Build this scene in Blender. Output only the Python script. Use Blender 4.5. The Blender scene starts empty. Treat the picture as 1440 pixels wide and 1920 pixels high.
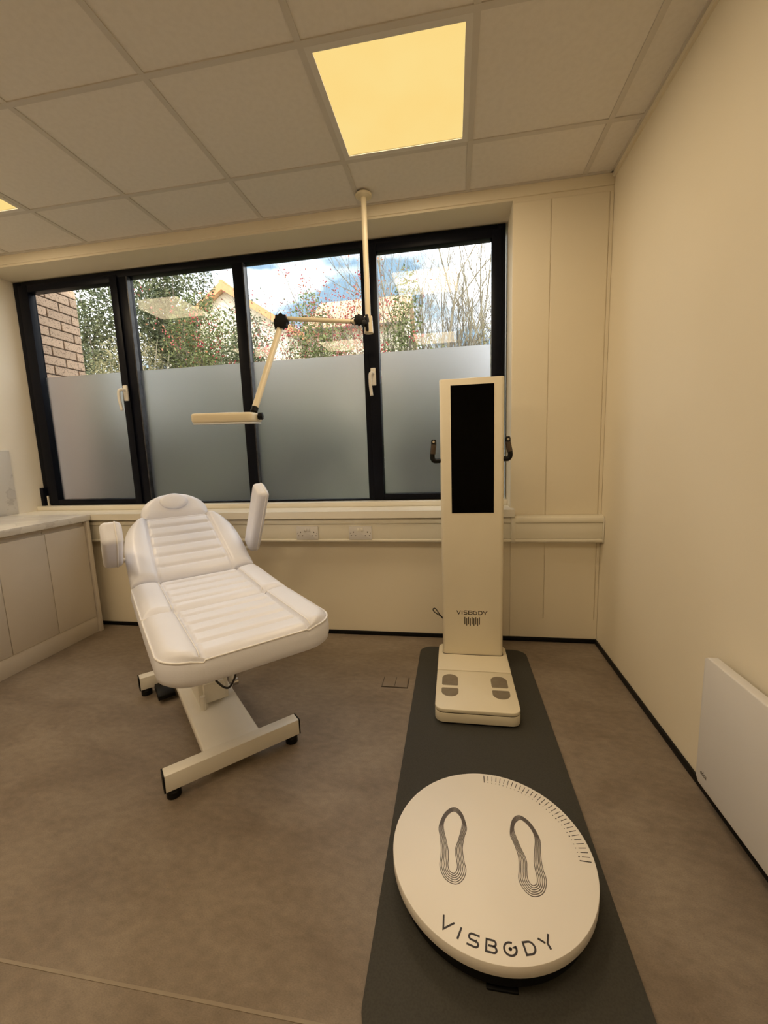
import bpy, bmesh, math, random
from mathutils import Vector, Matrix

# ------------------------------------------------------------------ camera
SC = bpy.context.scene
COL = SC.collection
F_PX = 778.78
PITCH, YAW, ROLL = -0.1437, -0.1694, -0.0352
CAM = Vector((-0.8413, -2.5588, 1.1961))
fwd = Vector((math.sin(YAW)*math.cos(PITCH), math.cos(YAW)*math.cos(PITCH), math.sin(PITCH)))
rgt0 = Vector((math.cos(YAW), -math.sin(YAW), 0))
up0 = rgt0.cross(fwd)
rgt = math.cos(ROLL)*rgt0 + math.sin(ROLL)*up0
upv = -math.sin(ROLL)*rgt0 + math.cos(ROLL)*up0
cam_d = bpy.data.cameras.new('camera')
cam_d.sensor_fit = 'HORIZONTAL'; cam_d.sensor_width = 36
cam_d.lens = F_PX/1440*36
cam_d.clip_start = 0.02; cam_d.clip_end = 300
cam = bpy.data.objects.new('camera', cam_d); COL.objects.link(cam)
cam.matrix_world = Matrix(((rgt.x, upv.x, -fwd.x, CAM.x), (rgt.y, upv.y, -fwd.y, CAM.y), (rgt.z, upv.z, -fwd.z, CAM.z), (0, 0, 0, 1)))
SC.camera = cam

# ------------------------------------------------------------------ world, sun, exposure
SC.view_settings.view_transform = 'Standard'
SC.view_settings.look = 'None'
SC.view_settings.gamma = 1
SC.view_settings.use_curve_mapping = False
SC.view_settings.exposure = 0.0
SC.cycles.max_bounces = 7; SC.cycles.diffuse_bounces = 4; SC.cycles.glossy_bounces = 2
SC.cycles.transmission_bounces = 6; SC.cycles.transparent_max_bounces = 8
PANEL_W = 9.6           # watts per ceiling panel
PANEL_RGB = (1.0, 0.785, 0.53)
SKY = 3.7
w = bpy.data.worlds.new('sky'); SC.world = w; w.use_nodes = True
nt = w.node_tree; nt.nodes.clear()
o_ = nt.nodes.new('ShaderNodeOutputWorld'); bg = nt.nodes.new('ShaderNodeBackground')
tc = nt.nodes.new('ShaderNodeTexCoord'); mp = nt.nodes.new('ShaderNodeMapping'); mp.inputs['Scale'].default_value = (1.6, 1.6, 4.5)
mp.inputs['Location'].default_value = (0.35, 0.1, 0.25)
ns = nt.nodes.new('ShaderNodeTexNoise'); ns.inputs['Scale'].default_value = 1.6; ns.inputs['Detail'].default_value = 6
rp = nt.nodes.new('ShaderNodeValToRGB')
rp.color_ramp.elements[0].position = 0.385; rp.color_ramp.elements[0].color = (0.13, 0.20, 0.265, 1)
rp.color_ramp.elements[1].position = 0.53; rp.color_ramp.elements[1].color = (1.0, 1.0, 1.0, 1)
nt.links.new(tc.outputs['Generated'], mp.inputs['Vector']); nt.links.new(mp.outputs['Vector'], ns.inputs['Vector'])
nt.links.new(ns.outputs['Fac'], rp.inputs['Fac']); nt.links.new(rp.outputs['Color'], bg.inputs['Color'])
bg.inputs['Strength'].default_value = SKY
nt.links.new(bg.outputs['Background'], o_.inputs['Surface'])
sun_d = bpy.data.lights.new('sun', 'SUN'); sun_d.energy = 3.0; sun_d.angle = math.radians(3); sun_d.color = (1.0, 0.9, 0.72)
sun = bpy.data.objects.new('sun', sun_d); COL.objects.link(sun)
sun.rotation_euler = Vector((-0.45, 0.75, -0.62)).to_track_quat('-Z', 'Y').to_euler()
sun.location = (6, -10, 12)

# ------------------------------------------------------------------ materials
def mat(name, col, rough=0.5, metal=0.0, noise=None, bump=None, spec=0.5, coat=0.0):
    """noise=(scale, other colour, detail, lo, hi); bump=(scale, strength)"""
    m = bpy.data.materials.new(name); m.use_nodes = True
    t = m.node_tree; b = t.nodes['Principled BSDF']
    b.inputs['Base Color'].default_value = (*col, 1); b.inputs['Roughness'].default_value = rough
    b.inputs['Metallic'].default_value = metal; b.inputs['Specular IOR Level'].default_value = spec
    if coat: b.inputs['Coat Weight'].default_value = coat
    tcn = t.nodes.new('ShaderNodeTexCoord')
    if noise:
        n = t.nodes.new('ShaderNodeTexNoise'); n.inputs['Scale'].default_value = noise[0]; n.inputs['Detail'].default_value = noise[2]
        r = t.nodes.new('ShaderNodeValToRGB')
        r.color_ramp.elements[0].position = noise[3]; r.color_ramp.elements[1].position = noise[4]
        r.color_ramp.elements[0].color = (*col, 1); r.color_ramp.elements[1].color = (*noise[1], 1)
        t.links.new(tcn.outputs['Object'], n.inputs['Vector']); t.links.new(n.outputs['Fac'], r.inputs['Fac'])
        t.links.new(r.outputs['Color'], b.inputs['Base Color'])
    if bump:
        n2 = t.nodes.new('ShaderNodeTexNoise'); n2.inputs['Scale'].default_value = bump[0]; n2.inputs['Detail'].default_value = 4
        bp = t.nodes.new('ShaderNodeBump'); bp.inputs['Strength'].default_value = bump[1]; bp.inputs['Distance'].default_value = 0.01
        t.links.new(tcn.outputs['Object'], n2.inputs['Vector']); t.links.new(n2.outputs['Fac'], bp.inputs['Height'])
        t.links.new(bp.outputs['Normal'], b.inputs['Normal'])
    return m

M = {}
M['wall'] = mat('wall_paint', (0.83, 0.755, 0.60), 0.6, noise=(1.3, (0.80, 0.725, 0.57), 3, .35, .7), bump=(260, .03), spec=.3)
M['reveal'] = mat('reveal_paint', (0.84, 0.79, 0.69), 0.55, noise=(2, (0.81, 0.76, 0.66), 2, .4, .7), spec=.3)
M['tile'] = mat('ceiling_tile', (0.78, 0.74, 0.68), 0.9, noise=(45, (0.75, 0.71, 0.65), 6, .4, .65), bump=(420, .05), spec=.1)
M['tbar'] = mat('grid_bar', (0.63, 0.59, 0.53), 0.5, noise=(8, (0.61, 0.57, 0.51), 2, .4, .6))
M['light_frame'] = mat('light_frame', (0.72, 0.69, 0.64), 0.45, noise=(9, (0.70, 0.67, 0.62), 2, .4, .6))
M['black'] = mat('black_plastic', (0.004, 0.004, 0.004), 0.5, noise=(30, (0.006, 0.006, 0.006), 2, .4, .6), spec=.2)
M['frame'] = mat('dark_window_paint', (0.003, 0.004, 0.009), 0.4, noise=(14, (0.004, 0.005, 0.010), 2, .4, .6), spec=.12)
M['gasket'] = mat('gasket', (0.012, 0.012, 0.016), 0.3, noise=(20, (0.04, 0.04, 0.045), 2, .4, .6))
M['white_metal'] = mat('white_metal', (0.80, 0.77, 0.70), 0.35, noise=(6, (0.77, 0.74, 0.67), 2, .4, .6))
M['white_plastic'] = mat('white_plastic', (0.82, 0.79, 0.72), 0.4, noise=(10, (0.80, 0.77, 0.70), 2, .4, .6))
M['lamp'] = mat('cream_lamp_metal', (0.80, 0.71, 0.52), 0.35, noise=(6, (0.78, 0.69, 0.50), 2, .4, .6))
M['trunk'] = mat('trunking_plastic', (0.82, 0.78, 0.66), 0.35, noise=(5, (0.80, 0.76, 0.64), 2, .4, .6))
M['sill'] = mat('sill_gloss', (0.86, 0.82, 0.72), 0.22, noise=(3, (0.83, 0.79, 0.69), 3, .4, .6))
M['vinyl'] = mat('white_vinyl', (0.82, 0.835, 0.93), 0.34, noise=(5, (0.80, 0.815, 0.91), 3, .4, .65), bump=(180, .04))
M['piping'] = mat('vinyl_piping', (0.90, 0.89, 0.90), 0.3, noise=(12, (0.88, 0.87, 0.88), 2, .4, .6))
M['scan'] = mat('scanner_shell', (0.82, 0.75, 0.59), 0.38, noise=(4, (0.80, 0.73, 0.57), 2, .4, .6))
M['disc'] = mat('turntable_shell', (0.86, 0.82, 0.76), 0.42, noise=(4, (0.84, 0.80, 0.74), 2, .4, .6))
M['screen'] = mat('black_glass', (0.001, 0.001, 0.001), 0.12, noise=(6, (0.0012, 0.001, 0.001), 2, .4, .6), spec=.06)
M['pad'] = mat('electrode_pad', (0.30, 0.26, 0.20), 0.35, metal=.4, noise=(30, (0.27, 0.23, 0.18), 2, .4, .6))
M['ink'] = mat('dark_print', (0.022, 0.018, 0.020), 0.5, noise=(50, (0.028, 0.022, 0.024), 2, .4, .6))
M['inkb'] = mat('brown_print', (0.05, 0.036, 0.024), 0.5, noise=(50, (0.06, 0.042, 0.028), 2, .4, .6))
M['inkg'] = mat('grey_print', (0.105, 0.09, 0.085), 0.5, noise=(60, (0.12, 0.10, 0.095), 2, .4, .6))
M['mat'] = mat('rubber_mat', (0.060, 0.058, 0.050), 0.75, noise=(220, (0.050, 0.048, 0.042), 4, .4, .65), bump=(600, .1), spec=.25)
M['heater'] = mat('heater_enamel', (0.70, 0.68, 0.66), 0.35, noise=(3, (0.68, 0.66, 0.64), 2, .4, .6))
M['cab'] = mat('cabinet_laminate', (0.62, 0.56, 0.48), 0.42, noise=(4, (0.60, 0.54, 0.46), 2, .4, .6))
M['grip'] = mat('handle_grip', (0.10, 0.075, 0.055), 0.3, metal=.5, noise=(40, (0.085, 0.06, 0.045), 2, .4, .6))
M['chrome'] = mat('chrome', (0.75, 0.72, 0.68), 0.18, metal=1.0, noise=(20, (0.70, 0.67, 0.63), 2, .4, .6))
M['plate'] = mat('floor_plate', (0.225, 0.178, 0.132), 0.5, noise=(16, (0.21, 0.165, 0.122), 3, .4, .6))
M['weld'] = mat('weld_seam', (0.30, 0.245, 0.18), 0.5, noise=(20, (0.28, 0.225, 0.165), 2, .4, .6))
M['mortar'] = mat('mortar', (0.085, 0.055, 0.038), 0.9, noise=(60, (0.12, 0.08, 0.055), 4, .4, .6))
M['lens'] = mat('magnifier_lens', (0.75, 0.76, 0.76), 0.12, noise=(4, (0.72, 0.73, 0.73), 2, .4, .6))
M['cable'] = mat('black_cable', (0.012, 0.010, 0.010), 0.45, noise=(40, (0.016, 0.014, 0.014), 2, .4, .6))

def floor_material():
    m = bpy.data.materials.new('floor_vinyl'); m.use_nodes = True
    t = m.node_tree; b = t.nodes['Principled BSDF']; b.inputs['Roughness'].default_value = .5; b.inputs['Specular IOR Level'].default_value = .4
    tcn = t.nodes.new('ShaderNodeTexCoord'); mpn = t.nodes.new('ShaderNodeMapping')
    mpn.inputs['Rotation'].default_value = (0, 0, .5); mpn.inputs['Scale'].default_value = (1, 1.7, 1)
    t.links.new(tcn.outputs['Object'], mpn.inputs['Vector'])
    n1 = t.nodes.new('ShaderNodeTexNoise'); n1.inputs['Scale'].default_value = 2.6; n1.inputs['Detail'].default_value = 7; n1.inputs['Roughness'].default_value = .62; n1.inputs['Distortion'].default_value = .5
    n2 = t.nodes.new('ShaderNodeTexNoise'); n2.inputs['Scale'].default_value = 28; n2.inputs['Detail'].default_value = 5
    n3 = t.nodes.new('ShaderNodeTexNoise'); n3.inputs['Scale'].default_value = 230; n3.inputs['Detail'].default_value = 2
    r1 = t.nodes.new('ShaderNodeValToRGB')
    r1.color_ramp.elements[0].position = .33; r1.color_ramp.elements[0].color = (0.195, 0.150, 0.108, 1)
    r1.color_ramp.elements[1].position = .68; r1.color_ramp.elements[1].color = (0.285, 0.230, 0.175, 1)
    r2 = t.nodes.new('ShaderNodeValToRGB'); r2.color_ramp.elements[0].position = .3; r2.color_ramp.elements[0].color = (.86, .86, .86, 1)
    r2.color_ramp.elements[1].position = .7; r2.color_ramp.elements[1].color = (1.08, 1.08, 1.08, 1)
    r3 = t.nodes.new('ShaderNodeValToRGB'); r3.color_ramp.elements[0].position = .25; r3.color_ramp.elements[0].color = (.84, .84, .84, 1)
    r3.color_ramp.elements[1].position = .62; r3.color_ramp.elements[1].color = (1.05, 1.05, 1.05, 1)
    for n, r in ((n1, r1), (n2, r2), (n3, r3)):
        t.links.new(mpn.outputs['Vector'], n.inputs['Vector']); t.links.new(n.outputs['Fac'], r.inputs['Fac'])
    x1 = t.nodes.new('ShaderNodeMix'); x1.data_type = 'RGBA'; x1.blend_type = 'MULTIPLY'; x1.inputs[0].default_value = 1
    x2 = t.nodes.new('ShaderNodeMix'); x2.data_type = 'RGBA'; x2.blend_type = 'MULTIPLY'; x2.inputs[0].default_value = 1
    t.links.new(r1.outputs[0], x1.inputs[6]); t.links.new(r2.outputs[0], x1.inputs[7])
    t.links.new(x1.outputs[2], x2.inputs[6]); t.links.new(r3.outputs[0], x2.inputs[7])
    t.links.new(x2.outputs[2], b.inputs['Base Color'])
    bp = t.nodes.new('ShaderNodeBump'); bp.inputs['Strength'].default_value = .05; bp.inputs['Distance'].default_value = .004
    t.links.new(n3.outputs['Fac'], bp.inputs['Height']); t.links.new(bp.outputs['Normal'], b.inputs['Normal'])
    return m
M['floor'] = floor_material()

def marble_material(name, c0, c1, vein, rough):
    m = bpy.data.materials.new(name); m.use_nodes = True
    t = m.node_tree; b = t.nodes['Principled BSDF']; b.inputs['Roughness'].default_value = rough
    tcn = t.nodes.new('ShaderNodeTexCoord')
    n1 = t.nodes.new('ShaderNodeTexNoise'); n1.inputs['Scale'].default_value = 3.2; n1.inputs['Detail'].default_value = 8; n1.inputs['Distortion'].default_value = 1.4
    r1 = t.nodes.new('ShaderNodeValToRGB')
    e = r1.color_ramp.elements; e[0].position = .3; e[0].color = (*c0, 1); e[1].position = .7; e[1].color = (*c1, 1)
    for p_, c_ in ((.485, c0), (.5, vein), (.515, c1)):
        x = e.new(p_); x.color = (*c_, 1)
    t.links.new(tcn.outputs['Object'], n1.inputs['Vector']); t.links.new(n1.outputs['Fac'], r1.inputs['Fac']); t.links.new(r1.outputs[0], b.inputs['Base Color'])
    return m
M['marble'] = marble_material('marble_splash', (0.60, 0.57, 0.53), (0.66, 0.63, 0.58), (0.52, 0.49, 0.45), .3)
M['worktop'] = marble_material('worktop_laminate', (0.66, 0.62, 0.56), (0.72, 0.68, 0.61), (0.60, 0.56, 0.50), .25)

def brick_material():
    m = mat('brick', (0.66, 0.46, 0.32), .85)
    t = m.node_tree; b = t.nodes['Principled BSDF']
    tcn = t.nodes.new('ShaderNodeTexCoord'); oi = t.nodes.new('ShaderNodeObjectInfo')
    ad = t.nodes.new('ShaderNodeVectorMath'); ad.operation = 'ADD'
    ml = t.nodes.new('ShaderNodeVectorMath'); ml.operation = 'SCALE'; ml.inputs['Scale'].default_value = 1.0
    t.links.new(oi.outputs['Location'], ml.inputs[0]); t.links.new(tcn.outputs['Object'], ad.inputs[0]); t.links.new(ml.outputs[0], ad.inputs[1])
    n = t.nodes.new('ShaderNodeTexNoise'); n.inputs['Scale'].default_value = 95; n.inputs['Detail'].default_value = 3
    t.links.new(ad.outputs[0], n.inputs['Vector'])
    r = t.nodes.new('ShaderNodeValToRGB'); r.color_ramp.elements[0].position = .34; r.color_ramp.elements[0].color = (.30, .19, .13, 1)
    r.color_ramp.elements[1].position = .46; r.color_ramp.elements[1].color = (.70, .49, .34, 1)
    t.links.new(n.outputs['Fac'], r.inputs['Fac'])
    hv = t.nodes.new('ShaderNodeHueSaturation'); mr = t.nodes.new('ShaderNodeMapRange')
    mr.inputs['To Min'].default_value = .86; mr.inputs['To Max'].default_value = 1.1
    t.links.new(oi.outputs['Random'], mr.inputs['Value']); t.links.new(mr.outputs[0], hv.inputs['Value'])
    t.links.new(r.outputs[0], hv.inputs['Color']); t.links.new(hv.outputs[0], b.inputs['Base Color'])
    return m
M['brick'] = brick_material()

def emit_material(name, col, strength):
    m = bpy.data.materials.new(name); m.use_nodes = True
    t = m.node_tree; t.nodes.clear()
    o = t.nodes.new('ShaderNodeOutputMaterial'); e = t.nodes.new('ShaderNodeEmission')
    tcn = t.nodes.new('ShaderNodeTexCoord'); n = t.nodes.new('ShaderNodeTexNoise'); n.inputs['Scale'].default_value = 3.5
    r = t.nodes.new('ShaderNodeValToRGB'); r.color_ramp.elements[0].position = .3; r.color_ramp.elements[1].position = .7
    r.color_ramp.elements[0].color = (col[0], col[1]*.95, col[2]*.88, 1); r.color_ramp.elements[1].color = (*col, 1)
    t.links.new(tcn.outputs['Object'], n.inputs['Vector']); t.links.new(n.outputs['Fac'], r.inputs['Fac']); t.links.new(r.outputs[0], e.inputs['Color'])
    e.inputs['Strength'].default_value = strength
    t.links.new(e.outputs[0], o.inputs['Surface'])
    return m
M['diffuser'] = emit_material('lit_diffuser', (1.0, 0.74, 0.27), 0.98)

def glass_material():
    m = bpy.data.materials.new('window_glass'); m.use_nodes = True
    t = m.node_tree; t.nodes.clear()
    o = t.nodes.new('ShaderNodeOutputMaterial'); mx = t.nodes.new('ShaderNodeMixShader')
    tr = t.nodes.new('ShaderNodeBsdfTransparent'); tr.inputs['Color'].default_value = (.985, .99, .985, 1)
    gl = t.nodes.new('ShaderNodeBsdfGlossy'); gl.inputs['Roughness'].default_value = 0.0
    lw = t.nodes.new('ShaderNodeLayerWeight'); lw.inputs['Blend'].default_value = .5
    pw = t.nodes.new('ShaderNodeMath'); pw.operation = 'POWER'; pw.inputs[1].default_value = 4.5
    ma = t.nodes.new('ShaderNodeMath'); ma.operation = 'MULTIPLY_ADD'; ma.inputs[1].default_value = .5; ma.inputs[2].default_value = .023
    t.links.new(lw.outputs['Facing'], pw.inputs[0]); t.links.new(pw.outputs[0], ma.inputs[0]); t.links.new(ma.outputs[0], mx.inputs['Fac'])
    t.links.new(tr.outputs[0], mx.inputs[1]); t.links.new(gl.outputs[0], mx.inputs[2]); t.links.new(mx.outputs[0], o.inputs['Surface'])
    return m
M['glass'] = glass_material()

def film_material():
    m = bpy.data.materials.new('frosted_film'); m.use_nodes = True
    t = m.node_tree; t.nodes.clear()
    o = t.nodes.new('ShaderNodeOutputMaterial'); mx = t.nodes.new('ShaderNodeMixShader')
    g = t.nodes.new('ShaderNodeBsdfRefraction'); g.inputs['Roughness'].default_value = .60; g.inputs['IOR'].default_value = 1.32
    g.inputs['Color'].default_value = (.97, .98, 1, 1)
    tcn = t.nodes.new('ShaderNodeTexCoord'); mpn = t.nodes.new('ShaderNodeMapping'); mpn.inputs['Scale'].default_value = (9, 9, 60)
    n = t.nodes.new('ShaderNodeTexNoise'); n.inputs['Scale'].default_value = 6; n.inputs['Detail'].default_value = 5
    bp = t.nodes.new('ShaderNodeBump'); bp.inputs['Strength'].default_value = .06; bp.inputs['Distance'].default_value = .004
    t.links.new(tcn.outputs['Object'], mpn.inputs['Vector']); t.links.new(mpn.outputs[0], n.inputs['Vector']); t.links.new(n.outputs['Fac'], bp.inputs['Height'])
    d = t.nodes.new('ShaderNodeBsdfDiffuse'); d.inputs['Color'].default_value = (.55, .55, .56, 1)
    tl = t.nodes.new('ShaderNodeBsdfTranslucent'); tl.inputs['Color'].default_value = (.86, .89, .93, 1)
    m2 = t.nodes.new('ShaderNodeMixShader'); m2.inputs['Fac'].default_value = .05
    t.links.new(bp.outputs[0], d.inputs['Normal']); t.links.new(bp.outputs[0], g.inputs['Normal'])
    t.links.new(g.outputs[0], m2.inputs[1]); t.links.new(tl.outputs[0], m2.inputs[2])
    mx.inputs['Fac'].default_value = .08
    t.links.new(m2.outputs[0], mx.inputs[1]); t.links.new(d.outputs[0], mx.inputs[2]); t.links.new(mx.outputs[0], o.inputs['Surface'])
    return m
M['film'] = film_material()

def leaf_material(name, c0, c1, trans=.25):
    m = bpy.data.materials.new(name); m.use_nodes = True
    t = m.node_tree; b = t.nodes['Principled BSDF']; b.inputs['Roughness'].default_value = .55
    gm = t.nodes.new('ShaderNodeNewGeometry'); r = t.nodes.new('ShaderNodeValToRGB')
    r.color_ramp.elements[0].color = (*c0, 1); r.color_ramp.elements[1].color = (*c1, 1)
    t.links.new(gm.outputs['Random Per Island'], r.inputs['Fac']); t.links.new(r.outputs[0], b.inputs['Base Color'])
    tl = t.nodes.new('ShaderNodeBsdfTranslucent'); mx = t.nodes.new('ShaderNodeMixShader'); mx.inputs[0].default_value = trans
    t.links.new(r.outputs[0], tl.inputs['Color'])
    o = t.nodes['Material Output']
    t.links.new(b.outputs[0], mx.inputs[1]); t.links.new(tl.outputs[0], mx.inputs[2]); t.links.new(mx.outputs[0], o.inputs['Surface'])
    return m
M['leaf_dark'] = leaf_material('evergreen_leaf', (0.03, 0.05, 0.02), (0.21, 0.23, 0.11))
M['leaf_green'] = leaf_material('green_leaf', (0.06, 0.09, 0.025), (0.27, 0.30, 0.11))
M['leaf_olive'] = leaf_material('olive_leaf', (0.13, 0.12, 0.05), (0.42, 0.38, 0.20))
M['leaf_red'] = leaf_material('russet_leaf', (0.30, 0.08, 0.05), (0.55, 0.24, 0.12))
M['berry'] = leaf_material('red_berry', (0.38, 0.03, 0.04), (0.60, 0.14, 0.14), .05)
M['bark'] = mat('bark', (0.20, 0.165, 0.13), .9, noise=(14, (0.11, 0.09, 0.075), 5, .35, .65))
M['bark_pale'] = mat('pale_bark', (0.36, 0.32, 0.22), .9, noise=(9, (0.18, 0.15, 0.11), 5, .35, .65))
M['grass'] = mat('lawn', (0.05, 0.065, 0.025), .95, noise=(9, (0.09, 0.10, 0.045), 6, .35, .65))
M['render'] = mat('cream_render', (0.86, 0.80, 0.62), .9, noise=(3, (0.83, 0.76, 0.58), 4, .4, .6))
M['roof'] = mat('terracotta_roof', (0.74, 0.45, 0.27), .85, noise=(5, (0.80, 0.54, 0.34), 5, .35, .65))
M['roof_edge'] = mat('terracotta_edge', (0.75, 0.34, 0.16), .85, noise=(8, (0.68, 0.30, 0.14), 4, .35, .65))

# ------------------------------------------------------------------ mesh helpers
class MB:
    def __init__(s): s.v = []; s.f = []
    def add(s, v, f):
        k = len(s.v); s.v += [tuple(p) for p in v]; s.f += [tuple(i+k for i in q) for q in f]; return s
    def box(s, x0, x1, y0, y1, z0, z1):
        return s.add([(x0,y0,z0),(x1,y0,z0),(x1,y1,z0),(x0,y1,z0),(x0,y0,z1),(x1,y0,z1),(x1,y1,z1),(x0,y1,z1)],
                     [(0,3,2,1),(4,5,6,7),(0,1,5,4),(1,2,6,5),(2,3,7,6),(3,0,4,7)])
    def tube(s, path, r, n=10, closed=False, caps=True):
        path = [Vector(p) for p in path]; m = len(path)
        rr = r if isinstance(r, (list, tuple)) else [r]*m
        prev = None; rings = []
        for i, p in enumerate(path):
            if closed: t = (path[(i+1) % m]-path[i-1])
            else: t = path[min(i+1, m-1)]-path[max(i-1, 0)]
            t.normalize()
            if prev is None:
                a = Vector((0, 0, 1)) if abs(t.z) < .9 else Vector((1, 0, 0))
                nrm = (a - t*a.dot(t)).normalized()
            else:
                nrm = prev - t*prev.dot(t)
                nrm = nrm.normalized() if nrm.length > 1e-6 else prev
            prev = nrm; b = t.cross(nrm)
            rings.append([p+(nrm*math.cos(2*math.pi*k/n)+b*math.sin(2*math.pi*k/n))*rr[i] for k in range(n)])
        v = [q for g in rings for q in g]; f = []
        for i in range(m if closed else m-1):
            j = (i+1) % m
            for k in range(n): f.append((i*n+k, i*n+(k+1) % n, j*n+(k+1) % n, j*n+k))
        if caps and not closed: f.append(tuple(range(n-1, -1, -1))); f.append(tuple((m-1)*n+k for k in range(n)))
        return s.add(v, f)
    def lathe(s, prof, n=48, c=(0, 0, 0)):
        v = []; f = []; m = len(prof)
        for r, z in prof:
            for k in range(n): v.append((c[0]+r*math.cos(2*math.pi*k/n), c[1]+r*math.sin(2*math.pi*k/n), c[2]+z))
        for i in range(m-1):
            for k in range(n): f.append((i*n+k, i*n+(k+1) % n, (i+1)*n+(k+1) % n, (i+1)*n+k))
        f.append(tuple(range(n-1, -1, -1))); f.append(tuple((m-1)*n+k for k in range(n)))
        return s.add(v, f)
    def prism(s, poly, z0, z1, conv=lambda x, y, z: (x, y, z)):
        n = len(poly); v = [conv(x, y, z0) for x, y in poly]+[conv(x, y, z1) for x, y in poly]
        f = [tuple(range(n-1, -1, -1)), tuple(range(n, 2*n))]+[(i, (i+1) % n, n+(i+1) % n, n+i) for i in range(n)]
        return s.add(v, f)
    def ribbon(s, pts, wd, h, conv, closed=False):
        """flat print line of width wd, raised h, pts 2D"""
        P = [Vector(p) for p in pts]; n = len(P); L = []; R_ = []
        for i in range(n):
            if closed: a, b = P[i-1], P[(i+1) % n]; d0 = (P[i]-P[i-1]).normalized(); d1 = (P[(i+1) % n]-P[i]).normalized()
            else:
                d0 = (P[i]-P[i-1]).normalized() if i else (P[1]-P[0]).normalized()
                d1 = (P[i+1]-P[i]).normalized() if i < n-1 else d0
            t = d0+d1
            t = t.normalized() if t.length > 1e-6 else d0
            nn = Vector((-t.y, t.x)); c = max(.45, nn.dot(Vector((-d0.y, d0.x))))
            L.append(P[i]+nn*wd/2/c); R_.append(P[i]-nn*wd/2/c)
        v = [conv(p.x, p.y, h) for p in L]+[conv(p.x, p.y, h) for p in R_]+[conv(p.x, p.y, 0) for p in L]+[conv(p.x, p.y, 0) for p in R_]
        f = []
        for i in range(n if closed else n-1):
            j = (i+1) % n
            f += [(i, n+i, n+j, j), (2*n+i, i, j, 2*n+j), (n+i, 3*n+i, 3*n+j, n+j)]
        if not closed: f += [(0, 2*n, 3*n, n), (n-1, 2*n-1, 4*n-1, 3*n-1)]
        return s.add(v, f)
    def build(s, name, m, parent=None, smooth=False, bevel=0, seg=2, loc=None, rot=None, weld=False):
        me = bpy.data.meshes.new(name); me.from_pydata(s.v, [], s.f); me.update()
        bm = bmesh.new(); bm.from_mesh(me)
        if weld: bmesh.ops.remove_doubles(bm, verts=bm.verts, dist=1e-5)
        bmesh.ops.recalc_face_normals(bm, faces=bm.faces)
        if bevel:
            es = [e for e in bm.edges if len(e.link_faces) == 2 and e.calc_face_angle(0) > math.radians(35)]
            bmesh.ops.bevel(bm, geom=es, offset=bevel, segments=seg, profile=.5, affect='EDGES', clamp_overlap=True)
        bm.to_mesh(me); bm.free()
        if smooth or bevel:
            for p in me.polygons: p.use_smooth = True
            if not smooth or smooth == 'auto':
                me.set_sharp_from_angle(angle=math.radians(40))
        me.materials.append(M[m] if isinstance(m, str) else m)
        o = bpy.data.objects.new(name, me); COL.objects.link(o)
        if parent: o.parent = parent
        if loc: o.location = loc
        if rot: o.rotation_euler = rot
        return o
def tag(o, label=None, cat=None, group=None, kind=None):
    if label: o['label'] = label
    if cat: o['category'] = cat
    if group: o['group'] = group
    if kind: o['kind'] = kind
    return o
def empty(name, loc=(0, 0, 0), rz=0, label=None, cat=None, group=None, kind=None):
    o = bpy.data.objects.new(name, None); COL.objects.link(o); o.empty_display_size = .1
    o.location = loc; o.rotation_euler = (0, 0, rz); return tag(o, label, cat, group, kind)
def B(x0, x1, y0, y1, z0, z1): return MB().box(x0, x1, y0, y1, z0, z1)
def rrect(cx, cy, w_, h_, r, n=6, rs=None):
    rs = rs or (r, r, r, r); out = []
    for k, (sx, sy) in enumerate(((1, 1), (-1, 1), (-1, -1), (1, -1))):
        q = rs[k]
        for i in range(n+1):
            a = math.pi/2*(k+i/n)
            out.append((cx+sx*(w_/2-q)+q*math.cos(a), cy+sy*(h_/2-q)+q*math.sin(a)))
    return out
def spline(P, n=6, closed=True):
    m = len(P); out = []
    for i in range(m if closed else m-1):
        g = (lambda k: Vector(P[k % m])) if closed else (lambda k: Vector(P[max(0, min(m-1, k))]))
        p0, p1, p2, p3 = g(i-1), g(i), g(i+1), g(i+2)
        for k in range(n):
            t = k/n
            out.append(.5*((2*p1)+(p2-p0)*t+(2*p0-5*p1+4*p2-p3)*t*t+(3*p1-p0-3*p2+p3)*t**3))
    if not closed: out.append(Vector(P[-1]))
    return out
def copy_tree(o, parent=None):
    c = o.copy(); COL.objects.link(c); c.parent = parent
    for ch in list(o.children): copy_tree(ch, c)
    return c

# ------------------------------------------------------------------ room shell
H = 2.589; XL = -4.02; YF = -4.3; D = 0.21      # ceiling, left wall, rear wall, window plane
SILL = 0.838; REV_T = 2.518; REV_R = -0.51
fl = B(XL-.2, .2, YF-.2, .36, -.2, 0).build('floor', 'floor'); tag(fl, 'mottled brown-grey vinyl floor', kind='structure')
wb = MB(); wb.box(XL-.2, .2, 0, .36, 0, SILL-.045); wb.box(REV_R, .2, 0, .36, SILL-.045, H+.35); wb.box(XL-.2, REV_R, 0, .36, REV_T, H+.35)
wb = wb.build('wall_back', 'wall'); tag(wb, 'cream painted wall around and below the window', kind='structure')
wr = B(0, .2, YF, 0, 0, H+.35).build('wall_right', 'wall'); tag(wr, 'plain cream wall on the right', kind='structure')
wl = B(XL-.2, XL, YF, .36, 0, H+.35).build('wall_left', 'reveal'); tag(wl, 'cream wall and window reveal on the left', kind='structure')
wf = B(XL-.2, .2, YF-.2, YF, 0, H+.35).build('wall_front', 'wall'); tag(wf, 'plain cream wall behind the viewer', kind='structure')
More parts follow.
